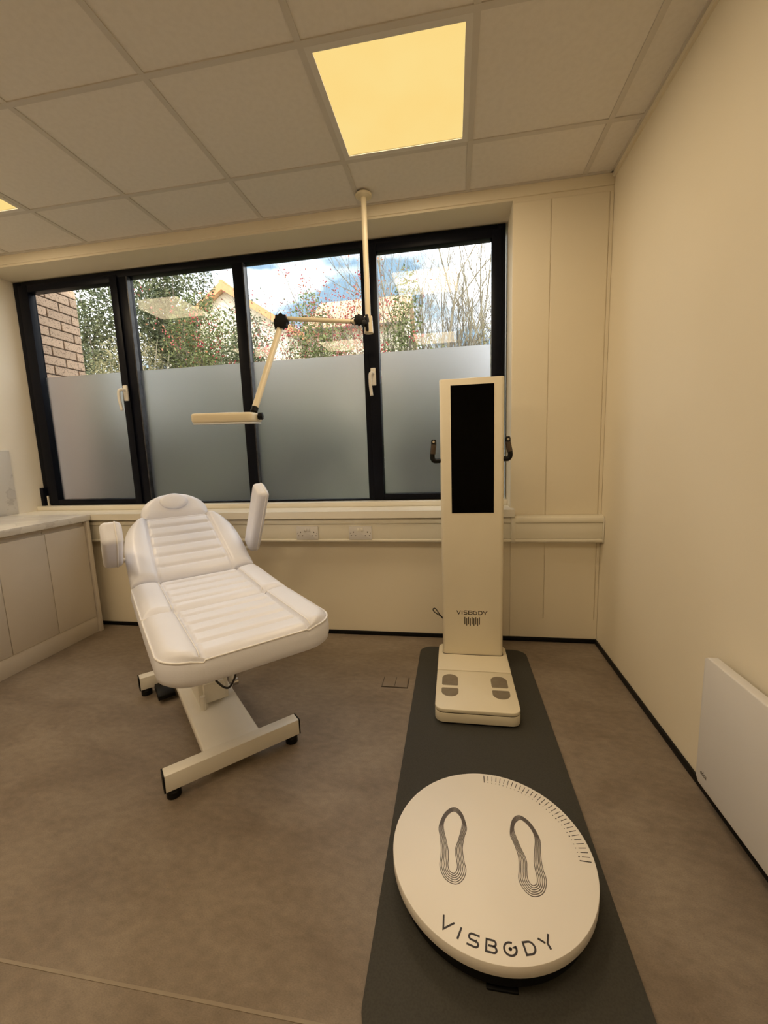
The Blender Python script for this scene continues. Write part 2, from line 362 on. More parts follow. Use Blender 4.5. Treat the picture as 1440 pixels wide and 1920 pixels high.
# boarding of the pier right of the window
for x0, x1 in ((REV_R+.002, -.3125), (-.3085, -.022), (-.018, -.001)):
    B(x0, x1, -.004, 0, .027, 2.503).build('board', 'wall', wb, bevel=.0012, seg=1)
for x in (-.3105, -.020): B(x-.0032, x+.0032, -.0042, 0, .027, .15).build('groove_filler', 'wall', wb)
B(XL, -.001, -.007, 0, 2.53, H-.001).build('fascia', 'wall', wb, bevel=.002, seg=1)
# skirting
b1 = B(-3.95, -.012, -.012, 0, 0, .026).build('baseboard_back', 'black', bevel=.003); tag(b1, 'thin black skirting along the window wall', kind='structure')
b2 = B(-.012, 0, YF, 0, 0, .026).build('baseboard_right', 'black', bevel=.003); tag(b2, 'thin black skirting along the right wall', kind='structure')
# sill
sl = MB(); sl.box(XL, REV_R, -.085, D+.02, SILL-.043, SILL); sl.box(REV_R, REV_R+.015, -.085, 0, SILL-.043, SILL)
sl = sl.build('trim_1', 'sill'); tag(sl, 'glossy cream window sill board', kind='structure')
B(XL+.001, REV_R-.001, .135, D+.02, SILL, .871).build('sill_upstand', 'sill', sl, bevel=.003)
# ceiling: void slab, grid bars, tiles
ce = B(XL-.2, .2, YF-.2, .36, H+.12, H+.35).build('ceiling', 'tile'); tag(ce, 'white tiled suspended ceiling', kind='structure')
GX = -.1511; GY = -.3794; TB = .012
xs = sorted([0.0, XL]+[GX-.6*k for k in range(7)]); ys = sorted([0.0, YF]+[GY-.6*k for k in range(7)])
LIGHTS = {(1, 0), (5, 0), (1, 3), (3, 3), (5, 3)}      # grid cells (k, j) that hold a panel
for x in xs[1:-1]: B(x-TB, x+TB, YF, -.001, H, H+.03).build('grid_bar', 'tbar', ce)
for y in ys[1:-1]: B(XL, 0, y-TB, y+TB, H-.0006, H+.028).build('grid_bar', 'tbar', ce)
for x0, x1, y0, y1 in ((-.022, 0, YF, 0), (XL, XL+.02, YF, 0), (XL, 0, YF, YF+.02), (XL, 0, -.02, 0)):
    B(x0, x1, y0, y1, H-.002, H+.03).build('edge_bar', 'tbar', ce)
B(-.012, 0, YF, 0, H-.022, H-.002).build('edge_bar', 'wall', ce)
shared = {}
for i in range(len(xs)-1):
    for j in range(len(ys)-1):
        x0, x1, y0, y1 = xs[i], xs[i+1], ys[j], ys[j+1]
        k = round((GX-x1)/.6); jj = round((GY-y1)/.6)
        if (k, jj) in LIGHTS and x1 <= GX+.01 and y1 <= GY+.01: continue
        wx, wy = x1-x0-.006, y1-y0-.006; key = (round(wx, 3), round(wy, 3))
        loc = ((x0+x1)/2, (y0+y1)/2, H+.004)
        if key in shared:
            o = shared[key].copy(); COL.objects.link(o); o.location = loc
        else:
            o = B(-wx/2, wx/2, -wy/2, wy/2, 0, .015).build('ceiling_tile', 'tile', ce, bevel=.0015, seg=1, loc=loc); shared[key] = o
# ceiling light panels (thing > frame, diffuser) with their own lamps
def ceiling_light(k, j, label):
    cx, cy = GX-.6*k-.3, GY-.6*j-.3
    t = empty('ceiling_light', (cx, cy, H), 0, label, 'light', 'recessed ceiling light panels')
    m = MB(); a, b_ = .288, .264
    for x0, x1, y0, y1 in ((-a, a, b_, a), (-a, a, -a, -b_), (-a, -b_, -b_, b_), (b_, a, -b_, b_)): m.box(x0, x1, y0, y1, -.001, .02)
    m.build('frame', 'light_frame', t)
    B(-b_, b_, -b_, b_, .004, .014).build('diffuser', 'diffuser', t)
    ld = bpy.data.lights.new('panel_lamp', 'AREA'); ld.shape = 'SQUARE'; ld.size = 2*b_-.01; ld.energy = PANEL_W; ld.color = PANEL_RGB
    lo = bpy.data.objects.new('panel_lamp', ld); COL.objects.link(lo); lo.parent = t; lo.location = (0, 0, .002)
ceiling_light(1, 0, 'square lit ceiling panel in front of the magnifying lamp pole')
ceiling_light(5, 0, 'square lit ceiling panel cut off at the left edge of the picture')
ceiling_light(1, 3, 'rear ceiling panel above and behind the viewer nearest the right wall')
ceiling_light(3, 3, 'middle ceiling panel of the rear row behind the viewer')
ceiling_light(5, 3, 'rear ceiling panel behind the viewer nearest the cabinets')

# ------------------------------------------------------------------ window
ZB, ZT = .871, 2.512
wm = MB(); y0, y1 = D, D+.07
wm.box(XL+.005, XL+.075, y0, y1, ZB, ZT); wm.box(REV_R-.06, REV_R-.012, y0, y1, ZB, ZT)
wm.box(XL+.075, REV_R-.06, y0, y1, ZT-.045, ZT); wm.box(XL+.075, REV_R-.06, y0, y1, ZB, ZB+.012)
win = wm.build('window_1', 'frame', bevel=.003); tag(win, 'wide dark navy aluminium window with four panes', kind='structure')
for x0, x1 in ((-3.150, -3.082), (-2.284, -2.210), (-1.413, -1.345)):
    B(x0, x1, D, D+.07, ZB+.012, ZT-.045).build('mullion', 'frame', win, bevel=.003)
B(XL-.0, XL+.03, D-.03, D+.06, ZB, ZB+.14).build('end_packer', 'frame', win, bevel=.002)
B(XL+.036, XL+.046, D-.012, D, ZB, ZB+.075).build('seal_strip', 'reveal', win)
def pane(x0, x1, z0, z1):
    B(x0, x1, D+.038, D+.044, z0, z1).build('pane', 'glass', win)
    B(x0+.003, x1-.003, D+.0355, D+.0365, z0+.002, 1.84).build('frosted_film', 'film', win)
def sash(x0, x1, gx0, gx1):
    z0, z1, g0, g1 = ZB+.008, ZT-.030, .914, 2.434
    m = MB(); a, b_ = D-.012, D+.05
    m.box(x0, gx0, a, b_, z0, z1); m.box(gx1, x1, a, b_, z0, z1); m.box(gx0, gx1, a, b_, z0, g0); m.box(gx0, gx1, a, b_, g1, z1)
    s = m.build('sash', 'frame', win, bevel=.003)
    pane(gx0, gx1, g0, g1); return s
s1 = sash(XL+.055, -3.150, -3.885, -3.205)
s4 = sash(-1.375, -.545, -1.308, -.603)
pane(-3.082, -2.284, ZB+.01, ZT-.045); pane(-2.210, -1.413, ZB+.01, ZT-.045)
for x in (-3.0815, -2.2095): B(x, x+.008, D-.002, D+.03, ZB+.012, ZT-.045).build('glazing_bead', 'gasket', win)
def window_handle(x, s, flip):
    h = B(x-.017, x+.017, D-.030, D-.012, 1.625, 1.735).build('handle', 'white_plastic', s, bevel=.006, seg=3)
    m = MB(); dx = -.02*flip
    m.tube(spline([(x, D-.03, 1.70), (x+dx*.2, D-.052, 1.70), (x+dx, D-.062, 1.69), (x+dx*1.1, D-.064, 1.63), (x+dx*.7, D-.06, 1.556)], 5, False), .0105, 8)
    m.build('lever', 'white_plastic', h, smooth=True)
window_handle(-3.170, s1, 1.0); window_handle(-1.350, s4, .6)

# brick wing outside, left of the window
bw = B(-4.60, -4.078, .37, .797, -.3, 3.3).build('wall_outside', 'mortar'); tag(bw, 'buff brick corner of the building outside the left pane', kind='structure')
proto = None
cz0 = 2.4433 - .075*36
for c in range(45):
    z = cz0+.075*c
    ofs = .507 if (c % 2 == 1) else .6235   # course below 2.4433 has joints at .507, .742
    joints = [y for y in (ofs-.225, ofs, ofs+.225, ofs+.45)]
    cuts = sorted({.372, .807} | {y for y in joints if .38 < y < .80})
    for a, b_ in zip(cuts[:-1], cuts[1:]):
        ln = b_-a-.010
        key = ('brick', round(ln, 3)); loc = (-4.07, (a+b_)/2, z+.0375)
        if key in shared:
            o = shared[key].copy(); COL.objects.link(o)
        else:
            o = B(-.10, 0, -ln/2, ln/2, -.0325, .0325).build('brick', 'brick', bw, bevel=.002, seg=1); shared[key] = o
        rnd = random.Random(c*31+int(a*1000)); o.location = (loc[0]+rnd.uniform(-.0015, .0015), loc[1], loc[2])

# ------------------------------------------------------------------ scanner: mat, column unit, turntable
mt = MB().prism(rrect(-.745, -1.03, .612, 1.76, .07, 8), 0, .008).build('exercise_mat', 'mat', bevel=.002)
tag(mt, 'long charcoal rubber mat under the scanner column and turntable', 'mat')

def letter(ch):
    """strokes in a box of unit height; returns (width, [polylines], [closed polylines], [dots])"""
    def arc(cx, cy, rx, ry, a0, a1, n=10): return [(cx+rx*math.cos(math.radians(a0+(a1-a0)*i/n)), cy+ry*math.sin(math.radians(a0+(a1-a0)*i/n))) for i in range(n+1)]
    if ch == 'V': return 1.1, [[(0, 1), (.55, .03), (1.1, 1)]], []
    if ch == 'I': return .1, [[(.05, 0), (.05, 1)]], []
    if ch == 'S': return .9, [[(.9, .95)]+[(.3, .95)]+arc(.27, .72, .22, .23, 90, 270, 8)+[(.63, .49)]+arc(.63, .27, .23, .22, 90, -90, 8)+[(0, .05)]], []
    if ch == 'B': return .85, [[(.2, .52), (.62, .52)], [(.62, .52)]+arc(.6, .74, .2, .21, -90, 90, 7)+[(.05, .95), (.05, .05)]+arc(.6, .28, .23, .23, -90, 90, 7)], []
    if ch == 'O': return 1.05, [arc(.52, .5, .48, .47, 62, 27+360, 30)[:-1] and arc(.52, .5, .48, .47, 62, 388, 30), [(.97, .66), (.80, .60), (.97, .60)]], [arc(.52, .5, .09, .09, 0, 330, 10)]
    if ch == 'D': return .9, [[(.05, .5), (.05, .05), (.45, .05)]+arc(.45, .5, .42, .45, -90, 90, 10)[1:]+[(.05, .95), (.05, .49)]], []
    if ch == 'Y': return 1.05, [[(0, 1), (.40, .52)], [(1.05, 1), (.55, .45), (.55, 0)]], []
    if ch == 'a': return .6, [[(.55, 0), (.55, .6)], arc(.3, .3, .26, .28, 0, 360, 12)], []
    if ch == 'd': return .6, [[(.55, 0), (.55, 1)], arc(.3, .3, .26, .28, 0, 360, 12)], []
    if ch == 'x': return .55, [[(0, 0), (.5, .6)], [(.5, 0), (0, .6)]], []
def write(mb, ch, wd, conv, h=.0004):
    w_, lines, dots = letter(ch)
    for l in lines: mb.ribbon(l, wd, h, conv)
    for d in dots: mb.ribbon(d, .1, h, conv, closed=True); mb.prism(d, 0, h, conv)

sc = empty('body_scanner', (-.752, -.52, .008), 0, 'tall cream body scanner column with black screen and footplate base', 'scanner')
sx, sy = -.752, -.52
def R(cx, cy, w_, h_, r, **k): return [(x-sx, y-sy) for x, y in rrect(cx, cy, w_, h_, r, **k)]
Z0 = -.008
MB().prism(R(-.752, -.566, .350, .61, .035), 0, .012).build('base_foot', 'black', sc)
bs = MB().prism(R(-.752, -.566, .366, .626, .04, n=8), .010, .052).build('base', 'scan', sc, bevel=.003)
MB().prism(R(-.752, -.566, .358, .618, .036, n=8), .052, .056).build('base_groove', 'inkb', bs)
MB().prism(R(-.752, -.7155, .366, .327, .04, n=8, rs=(.004, .004, .04, .04)), .056, .073).build('footplate', 'scan', sc, bevel=.004)
MB().prism(R(-.752, -.4005, .366, .295, .04, n=8, rs=(.04, .04, .004, .004)), .056, .074).build('rear_deck', 'scan', sc, bevel=.003)
for cx in (-.870, -.638):
    MB().prism(R(cx, -.641, .076, .098, .038, n=8, rs=(.037, .037, .008, .008)), .073, .0738).build('electrode_pad', 'pad', sc)
    MB().prism(R(cx, -.747, .078, .068, .038, n=8, rs=(.008, .008, .037, .037)), .073, .0738).build('electrode_pad', 'pad', sc)
colm = MB().prism(R(-.7505, -.316, .319, .128, .018, n=6), .072, 1.537).build('column', 'scan', sc, bevel=.003)
MB().prism(R(-.7505, -.316, .325, .134, .02, n=6), .074, .0755).build('column_gap', 'inkb', colm)
YC = -.38
MB().box(-.854-sx, -.6405-sx, YC-.0012-sy, YC+.004-sy, .866+Z0, 1.513+Z0).build('screen', 'screen', sc)
def cp(x, z, h): return (x-sx, YC-h-sy, z+Z0)
lg = MB(); S0 = .160/475
for ch, px0, px1 in (('V', 575, 635), ('I', 655, 661), ('S', 685, 738), ('B', 757, 818), ('O', 833, 893), ('D', 915, 975), ('Y', 985, 1050)):
    w_, _, _ = letter(ch); hh = .0215; X0 = -.8335+(px0-575)*S0; kx = (px1-px0)*S0/w_
    write(lg, ch, .21, lambda x, y, h, X0=X0, kx=kx: cp(X0+x*kx, .3125+y*hh, h))
lg.build('logo', 'inkb', sc)
for i in range(9):
    x = -.8335+(690+i*28.6-575)*S0+.0035; zt = .298 if i % 2 == 0 else .292; zb = .257 if i % 2 == 0 else .250
    MB().box(x-.0026-sx, x+.0026-sx, YC-.0005-sy, YC+.003-sy, zb+Z0, zt+Z0).build('speaker_slot', 'inkb', sc)
for s_, xe, xh, zt in ((-1, -.909, -.943, 1.250), (1, -.592, -.571, 1.252)):
    yh = -.36
    m = MB(); xh2 = xh+.004*s_ if s_ > 0 else xh
    m.tube([(xe-.002*s_-sx, yh-sy, 1.140+Z0)]+[(p.x-sx, p.y-sy, p.z+Z0) for p in spline([(xe+.008*s_, yh, 1.140), (xh2-.004*s_, yh, 1.140), (xh2+.006*s_, yh, 1.150), (xh2+.008*s_, yh, 1.165), (xh2+.006*s_, yh, 1.18)], 4, False)], .0125, 12)
    hd = m.build('handle', 'black', sc, smooth='auto')
    m = MB(); m.tube([(xh2+.006*s_-sx, yh-sy, 1.176+Z0), (xh-sx, yh-sy, 1.225+Z0)], .0142, 14); m.build('grip', 'grip', hd, smooth='auto')
    m = MB(); m.tube([(xh-sx, yh-sy, 1.224+Z0), (xh-sx, yh-sy, 1.234+Z0), (xh-sx, yh-sy, 1.244+Z0), (xh-sx, yh-sy, zt+Z0)], [.0138, .0138, .0128, .009], 14); m.build('cap', 'black', hd, smooth='auto')
    m = MB(); m.tube([(xh-sx, yh-.0145-sy, 1.238+Z0), (xh-sx, yh-.006-sy, 1.238+Z0)], .006, 10); m.build('thumb_button', 'chrome', hd, smooth='auto')
m = MB(); m.tube([(x-sx, -.29-sy, z+Z0) for x, z in [(p.x, p.y) for p in spline([(-.90, .235), (-.925, .262), (-.945, .275), (-.962, .288), (-.966, .302), (-.957, .308), (-.945, .296), (-.93, .272), (-.90, .240)], 5, False)]], .0028, 6)
m.build('cable_loop', 'cable', sc, smooth=True)

# turntable
TC = (-.7525, -1.524); TR = .2695
tt = empty('turntable', (TC[0], TC[1], .008), 0, 'round cream scanner turntable with two printed footprints on the mat', 'turntable')
MB().lathe([(.235, 0), (.243, .004), (.243, .016), (.255, .018), (.255, .052), (.250, .060)], 96).build('base', 'black', tt, smooth='auto')
MB().lathe([(.262, .058), (TR-.001, .061), (TR, .0625), (TR, .0903), (TR-.0006, .0915), (TR-.002, .092)], 128).build('top_disc', 'disc', tt, smooth='auto')
B(-.030, .040, -.256, -.225, 0, .007).build('rear_latch', 'black', tt, bevel=.003)
TZ = .092
foot_o = [(-.0995, .120), (-.0765, .103), (-.0635, .055), (-.0705, .024), (-.0765, -.011), (-.0735, -.046), (-.0685, -.074), (-.0785, -.100), (-.0975, -.112), (-.1225, -.101), (-.1365, -.071), (-.1345, -.041), (-.1345, -.017), (-.1385, .015), (-.1425, .050), (-.1265, .097)]
foot_i = [(-.1015, .106), (-.0835, .094), (-.0755, .067), (-.0850, .020), (-.0955, -.018), (-.0925, -.047), (-.0905, -.066), (-.0945, -.080), (-.1015, -.085), (-.1115, -.079), (-.1155, -.064), (-.1145, -.043), (-.1155, -.022), (-.1215, .007), (-.1305, .052), (-.1215, .085)]
for mir in (1, -1):
    m = MB()
    oo, ii = spline(foot_o, 6), spline(foot_i, 6)
    for k in range(6):
        f_ = k/5; pts = [a*(1-f_)+b_*f_ for a, b_ in zip(oo, ii)]
        if mir < 0: pts = [Vector((-p.x-.004, p.y-.004)) for p in pts]
        m.ribbon(pts, .0021, .0003, lambda x, y, h: (x, y, TZ+h), closed=True)
    m.build('printed_footprint', 'inkg', tt)
tk = MB()
for i in range(32):
    a = math.radians(90-91.5*i/31); r1, r0 = .2605, (.231 if i in (0, 31) else .240)
    wd = .0028 if i in (0, 31) else .0019
    tk.ribbon([(r0*math.cos(a), r0*math.sin(a)), (r1*math.cos(a), r1*math.sin(a))], wd, .0003, lambda x, y, h: (x, y, TZ+h))
    if i not in (0, 31):
        d = .0021 if i % 5 == 0 else .0013; c_ = (.2325*math.cos(a), .2325*math.sin(a))
        tk.prism([(c_[0]+d*math.cos(q*math.pi/4), c_[1]+d*math.sin(q*math.pi/4)) for q in range(8)], 0, .0003, lambda x, y, h: (x, y, TZ+h))
tag(tk.build('angle_scale', 'ink', tt), kind='stuff')
m = MB(); hh = .0265
for ch, ac in (('V', -119.8), ('I', -111.6), ('S', -103.8), ('B', -94.4), ('O', -84.4), ('D', -74.0), ('Y', -63.8)):
    w_, _, _ = letter(ch)
    def cv(x, y, h, ac=ac, w_=w_):
        r = .2505-y*hh; a = math.radians(ac)+(x-w_/2)*hh*1.06/.238
        return (r*math.cos(a), r*math.sin(a), TZ+h)
    write(m, ch, .155, cv)
m.build('logo', 'ink', tt)

# ------------------------------------------------------------------ treatment chair
CH = empty('treatment_chair', (-1.687, -1.213, 0), math.pi/4, 'white padded reclining treatment chair with raised armrests on a white steel base', 'chair')
def cushion(name, L, ext, T, seams=None, grooves=(), edge=.012, rr=.03, groove_d=.007, puff=.004, loc=(0, 0, 0), ang=0, round0=0, round1=0, nu=76, pipe_r=.0032, parent=None):
    ys = set(); n = max(30, int(L/.0055))
    for i in range(n+1): ys.add(round(L*i/n, 5))
    for i in range(13):
        a = math.pi/2*i/12
        if round0: ys.add(round(round0*(1-math.cos(a)), 5))
        if round1: ys.add(round(L-round1*(1-math.cos(a)), 5))
    ys = sorted(ys); yy = [ys[0]]
    for y in ys[1:]:
        if y-yy[-1] > .0012 or y == L: yy.append(y)
    us = sorted({-1+2*i/nu for i in range(nu+1)} | {-.985, -.965, .985, .965})
    v = []; f = []; nc = len(us)
    for y in yy:
        a, b_ = ext(y); cx = (a+b_)/2
        for u in us:
            x = cx+(b_-a)/2*u
            d = min(x-a, b_-x, (y if round0 < 1e-6 else y*.9+.0), L-y)
            d = max(d, 0); z = T-edge*(1-min(d/rr, 1))**2
            if seams:
                sl_, sr_ = seams(y)
                for q in (sl_, sr_): z -= groove_d*math.exp(-((x-q)/.007)**2)
                if sl_ < x < sr_:
                    wgt = min(1, (x-sl_)/.02, (sr_-x)/.02)
                    for g in grooves: z -= groove_d*wgt*math.exp(-((y-g)/.010)**2)
                    z -= .003*wgt
                else:
                    w_ = (x-a)/(sl_-a) if x <= sl_ else (b_-x)/(b_-sr_)
                    z += puff*math.sin(math.pi*max(0, min(1, w_)))
            v.append((x, y, z))
    nr = len(yy)
    for i in range(nr-1):
        for j in range(nc-1): f.append((i*nc+j, i*nc+j+1, (i+1)*nc+j+1, (i+1)*nc+j))
    ring = [j for j in range(nc)]+[i*nc+nc-1 for i in range(1, nr)]+[(nr-1)*nc+j for j in range(nc-2, -1, -1)]+[i*nc for i in range(nr-2, 0, -1)]
    P = [Vector(v[i]) for i in ring]; m_ = len(P); N = []
    for i in range(m_):
        t = (P[(i+2) % m_]-P[i-2]); nn = Vector((t.y, -t.x, 0)); N.append(nn.normalized() if nn.length > 1e-7 else Vector((0, 0, 0)))
    prev = ring
    for off, fz in ((.004, .85), (.0065, .6), (.006, .35), (.002, .12), (-.008, .02), (-.016, 0)):
        k = len(v)
        for i in range(m_):
            q = P[i]+N[i]*off; v.append((q.x, q.y, (T-edge)*fz))
        new = list(range(k, k+m_))
        for i in range(m_): f.append((prev[i], new[i], new[(i+1) % m_], prev[(i+1) % m_]))
        prev = new
    f.append(tuple(prev))
    o = MB().add(v, f).build(name, 'vinyl', parent or CH, smooth=True, loc=loc, rot=(ang, 0, 0))
    if seams and pipe_r:
        for q_ in (0, 1):
            MB().tube([(seams(y)[q_]+(-.006 if q_ == 0 else .006), y, T+.0005-edge*(1-min(min(y, L-y)/rr, 1))**2) for y in yy[2:-2:2]], .0022, 5).build('seam_piping', 'piping', o, smooth=True)
    if pipe_r:
        pts = [P[i]+N[i]*.0015 for i in range(0, m_)]
        q = [pts[0]]
        for p in pts[1:]:
            if (p-q[-1]).length > .008: q.append(p)
        MB().tube(q, pipe_r, 6, closed=True).build('piping', 'piping', o, smooth=True)
    return o
CX = .040; HW = .287
def ext_leg(y):
    r = .115; i = r-math.sqrt(max(0, r*r-(r-y)**2)) if y < r else 0
    return CX-HW+i, CX+HW-i
leg = cushion('leg_cushion', .455, ext_leg, .105, lambda y: (CX-.175, CX+.175), (.10, .19, .28, .37), loc=(0, -.275, .517), round0=.115, edge=.020, rr=.035, groove_d=.013, puff=.008)
seat = cushion('seat_cushion', .398, lambda y: (CX-HW, CX+HW), .100, lambda y: (CX-.175, CX+.175), (.075, .16, .245, .33), loc=(0, .201, .523), ang=math.atan2(.018, .4), pipe_r=.0028, edge=.022, rr=.04, groove_d=.013, puff=.008)
AB = math.radians(29.0); LB = .50
def ext_back(y):
    i = 0; s0 = .22
    if y > s0: q = (y-s0)/(LB-s0); i = .115*(1-math.sqrt(max(0, 1-q**2.2)))
    return CX-.280+i, CX+.280-i
back = cushion('back_cushion', LB, ext_back, .085, lambda y: (CX-.172+.016*y/LB, CX+.172-.016*y/LB), (.085, .165, .245, .325, .405, .475), loc=(0, .657, .572), ang=AB, pipe_r=0, puff=.014, edge=.02, rr=.04, groove_d=.013)
AH = math.radians(52); LH = .165
def ext_head(y):
    q = max(0, (y-.045)/(LH-.045)); hw = .17*math.sqrt(max(0, 1-q*q*.955))
    return CX+.002-hw, CX+.002+hw
hy, hz = .657+LB*math.cos(AB)-.085*math.sin(AB)+.058, .572+LB*math.sin(AB)+.085*math.cos(AB)-.062
head = cushion('headrest', LH, ext_head, .075, None, (), edge=.02, rr=.05, loc=(0, hy, hz), ang=AH, round1=.05, pipe_r=0)
MB().lathe([(.002, .060), (.040, .060), (.056, .066), (.060, .074), (.057, .083), (.045, .089), (.02, .091), (.003, .0915)], 40).build('face_hole_plug', 'vinyl', head, smooth=True, loc=(CX, .100, .002)).scale = (1.22, .86, 1.06)
def armrest(s0, t0, z0, t1, z1, wd, th, rod):
    a = Vector((0, t1-t0, z1-z0)); L = a.length; ang = math.atan2(a.z, a.y)
    m = B(-wd/2, wd/2, 0, L, -th/2, th/2)
    o = m.build('armrest', 'vinyl', CH, bevel=.022, seg=5, smooth=True, loc=(s0, t0, z0), rot=(ang, 0, 0))
    pts = [(wd/2*.98*1, y, z) for y, z in rrect(L/2, 0, L, th, .022, 5)]
    for sx_ in (.40,):
        q = [(x*sx_*.98, y, z*1.0) for x, y, z in pts]
        MB().tube(q, .0036, 6, closed=True).build('piping', 'piping', o, smooth=True)
    mm = MB(); mm.tube(rod, .012, 10); mm.build('armrest_rod', 'white_metal', CH, smooth='auto')
armrest(.372, .80, .690, .565, 1.035, .064, .105, [(.372, .78, .70), (.36, .79, .69), (.27, .80, .66)])
armrest(-.297, .80, .735, .50, .905, .080, .105, [(-.30, .80, .725), (-.26, .82, .715), (-.17, .84, .70)])
# underframe, lift column and base
m = MB(); m.box(-.14, .20, -.05, .60, .49, .52); uf = m.build('underframe', 'white_metal', CH, bevel=.004)
for q in (.02, .50): B(-.10, .16, q, q+.04, .455, .49).build('cross_rail', 'white_metal', uf, bevel=.003)
for s_ in (-.10, .14): MB().tube([(s_, .60, .53), (s_, .80, .60), (s_, 1.02, .76)], .014, 8).build('back_support', 'white_metal', CH, smooth='auto')
m = MB()
m.prism([(.37, .085), (.56, .085), (.56, .20), (.53, .22), (.53, .47), (.40, .47), (.40, .22), (.37, .20)], -.055, .075, lambda y, z, x: (x, y, z)); lc = m.build('lift_column', 'white_metal', CH, bevel=.004)
B(-.035, .055, .345, .372, .10, .19).build('pump_block', 'white_metal', lc, bevel=.004)
MB().tube([(-.045, .33, .085), (-.045, .33, .15)], .012, 10).build('pivot_bolt', 'white_metal', lc, smooth='auto'); MB().tube([(.10, .40, .13), (.128, .40, .13)], .016, 10).build('pivot_bolt', 'chrome', lc, smooth='auto')
m = MB(); m.tube([(.105, .41, .13), (.105, .44, .24), (.095, .47, .45)], .013, 8); m.build('lift_arm', 'white_metal', lc, smooth='auto')
pl = MB().prism([(-.109, .03), (.109, .03), (.109, .79), (-.109, .79)], .050, .086).build('base_plate', 'white_metal', CH, bevel=.008, seg=3)
for t in (0.0, .81):
    br = B(-.252, .252, t-.026, t+.026, .038, .103).build('base_bar', 'white_metal', CH, bevel=.003)
    for s_ in (-1, 1):
        B(min(s_*.252, s_*.257), max(s_*.252, s_*.257), t-.0265, t+.0265, .0375, .1035).build('end_cap', 'black', br, bevel=.0015)
        MB().lathe([(.021, 0), (.025, .003), (.025, .024), (.018, .030), (.012, .0385)], 20, (s_*.225, t, 0)).build('levelling_foot', 'black', br, smooth='auto')
m = MB(); m.prism([(.66, .018), (.80, .018), (.80, .05), (.70, .058), (.66, .04)], -.19, -.112, lambda y, z, x: (x, y, z)); m.build('foot_pedal', 'black', CH, bevel=.004)
m = MB(); m.tube(spline([(-.03, .20, .44), (-.02, .19, .31), (.0, .18, .262), (.03, .17, .238), (.06, .18, .262), (.075, .20, .30), (.08, .22, .42)], 6, False), .0045, 6); m.build('cable', 'cable', CH, smooth=True)

# ------------------------------------------------------------------ magnifying lamp on the ceiling pole
ML = empty('magnifying_lamp', (-1.310, -.122, H-.002), 0, 'cream magnifying lamp on jointed arms hanging from a ceiling pole', 'lamp')
O3 = Vector((-1.310, -.122, H-.002))
def W(*p): return Vector(p)-O3
MB().lathe([(.040, -.002), (.045, -.006), (.043, -.016), (.024, -.022)], 32).build('ceiling_rose', 'lamp', ML, smooth='auto')
m = MB(); m.tube([W(-1.310, -.122, H-.02), W(-1.310, -.122, 1.93)], .0155, 16); m.build('pole', 'lamp', ML, smooth='auto')
m = MB(); m.tube([W(-1.310, -.122, 1.955), W(-1.310, -.122, 1.865)], [.024, .027], 14); m.build('pole_socket', 'lamp', ML, smooth='auto')
EL = Vector((-1.772, -.255, 1.922)); P0 = Vector((-1.345, -.140, 1.925))
def knob(c, axis, r, t, parent, name='joint_knob'):
    axis = Vector(axis).normalized(); q = axis.to_track_quat('Z', 'Y').to_matrix(); m = MB()
    pts = [(r*(1+.09*math.cos(8*a))*math.cos(a), r*(1+.09*math.cos(8*a))*math.sin(a)) for a in [2*math.pi*i/48 for i in range(48)]]
    m.prism(pts, -t/2, t/2, lambda x, y, z: tuple(Vector(c)-O3+q @ Vector((x, y, z)))); return m.build(name, 'black', parent, bevel=.002, smooth='auto')
m = MB(); m.tube([W(*(P0+Vector((.04, .01, .005)))), W(*(P0+Vector((-.03, -.01, .0))))], .020, 14); m.build('shoulder_joint', 'black', ML, smooth='auto')
knob((-1.352, -.175, 1.925), (.25, -1, 0), .027, .03, ML); knob((-1.325, -.172, 1.905), (.3, -1, .1), .014, .04, ML)
B(-1.318-O3.x, -1.302-O3.x, -.168-O3.y, -.150-O3.y, 1.868-O3.z, 1.955-O3.z).build('clamp_lever', 'black', ML, bevel=.004)
a1 = (EL-P0).normalized()
m = MB(); m.tube([W(*(P0+a1*.02)), W(*(EL-a1*.02+Vector((0, 0, .022))))], .0125, 14); m.build('upper_arm', 'lamp', ML, smooth='auto')
HJ = Vector((-1.834, -.542, 1.424)); a2 = (HJ-EL).normalized()
knob(EL+Vector((.008, -.02, 0)), (.2, -1, 0), .036, .05, ML, 'elbow_joint'); knob(EL+Vector((-.026, .002, -.005)), (1, .2, 0), .026, .03, ML, 'elbow_joint')
m = MB(); m.tube([W(*(EL+a2*.025)), W(*(HJ-a2*.012))], .0165, 14); m.build('lower_arm', 'lamp', ML, smooth='auto')
m = MB(); m.tube([W(*(HJ-a2*.02)), W(*(HJ+a2*.006))], .0175, 14); m.build('arm_collar', 'black', ML, smooth='auto')
HC = Vector((-1.965, -.570, 1.3955))
hd = MB().prism(rrect(0, 0, .305, .19, .03, 6), -.026, .020).build('lamp_head', 'lamp', ML, bevel=.012, seg=3, loc=tuple(HC-O3), rot=(math.radians(3), math.radians(.5), math.radians(9)))
MB().prism(rrect(0, 0, .297, .182, .03, 6), -.034, -.026).build('lens', 'lens', hd, bevel=.002)
m = MB().prism(rrect(0, 0, .16, .11, .04, 6), .020, .0225).build('top_cover', 'lamp', hd, bevel=.002)
knob(HC+Vector((.166, .024, 0)), (1, .15, 0), .017, .022, ML, 'head_knob')
m = MB(); m.tube(spline([W(-1.350, -.15, 1.945), W(-1.385, -.16, 1.945), W(-1.402, -.165, 1.928), W(-1.39, -.165, 1.908), W(-1.36, -.16, 1.905), W(-1.335, -.15, 1.912)], 6, False), .0028, 6); m.build('cable', 'cable', ML, smooth=True)

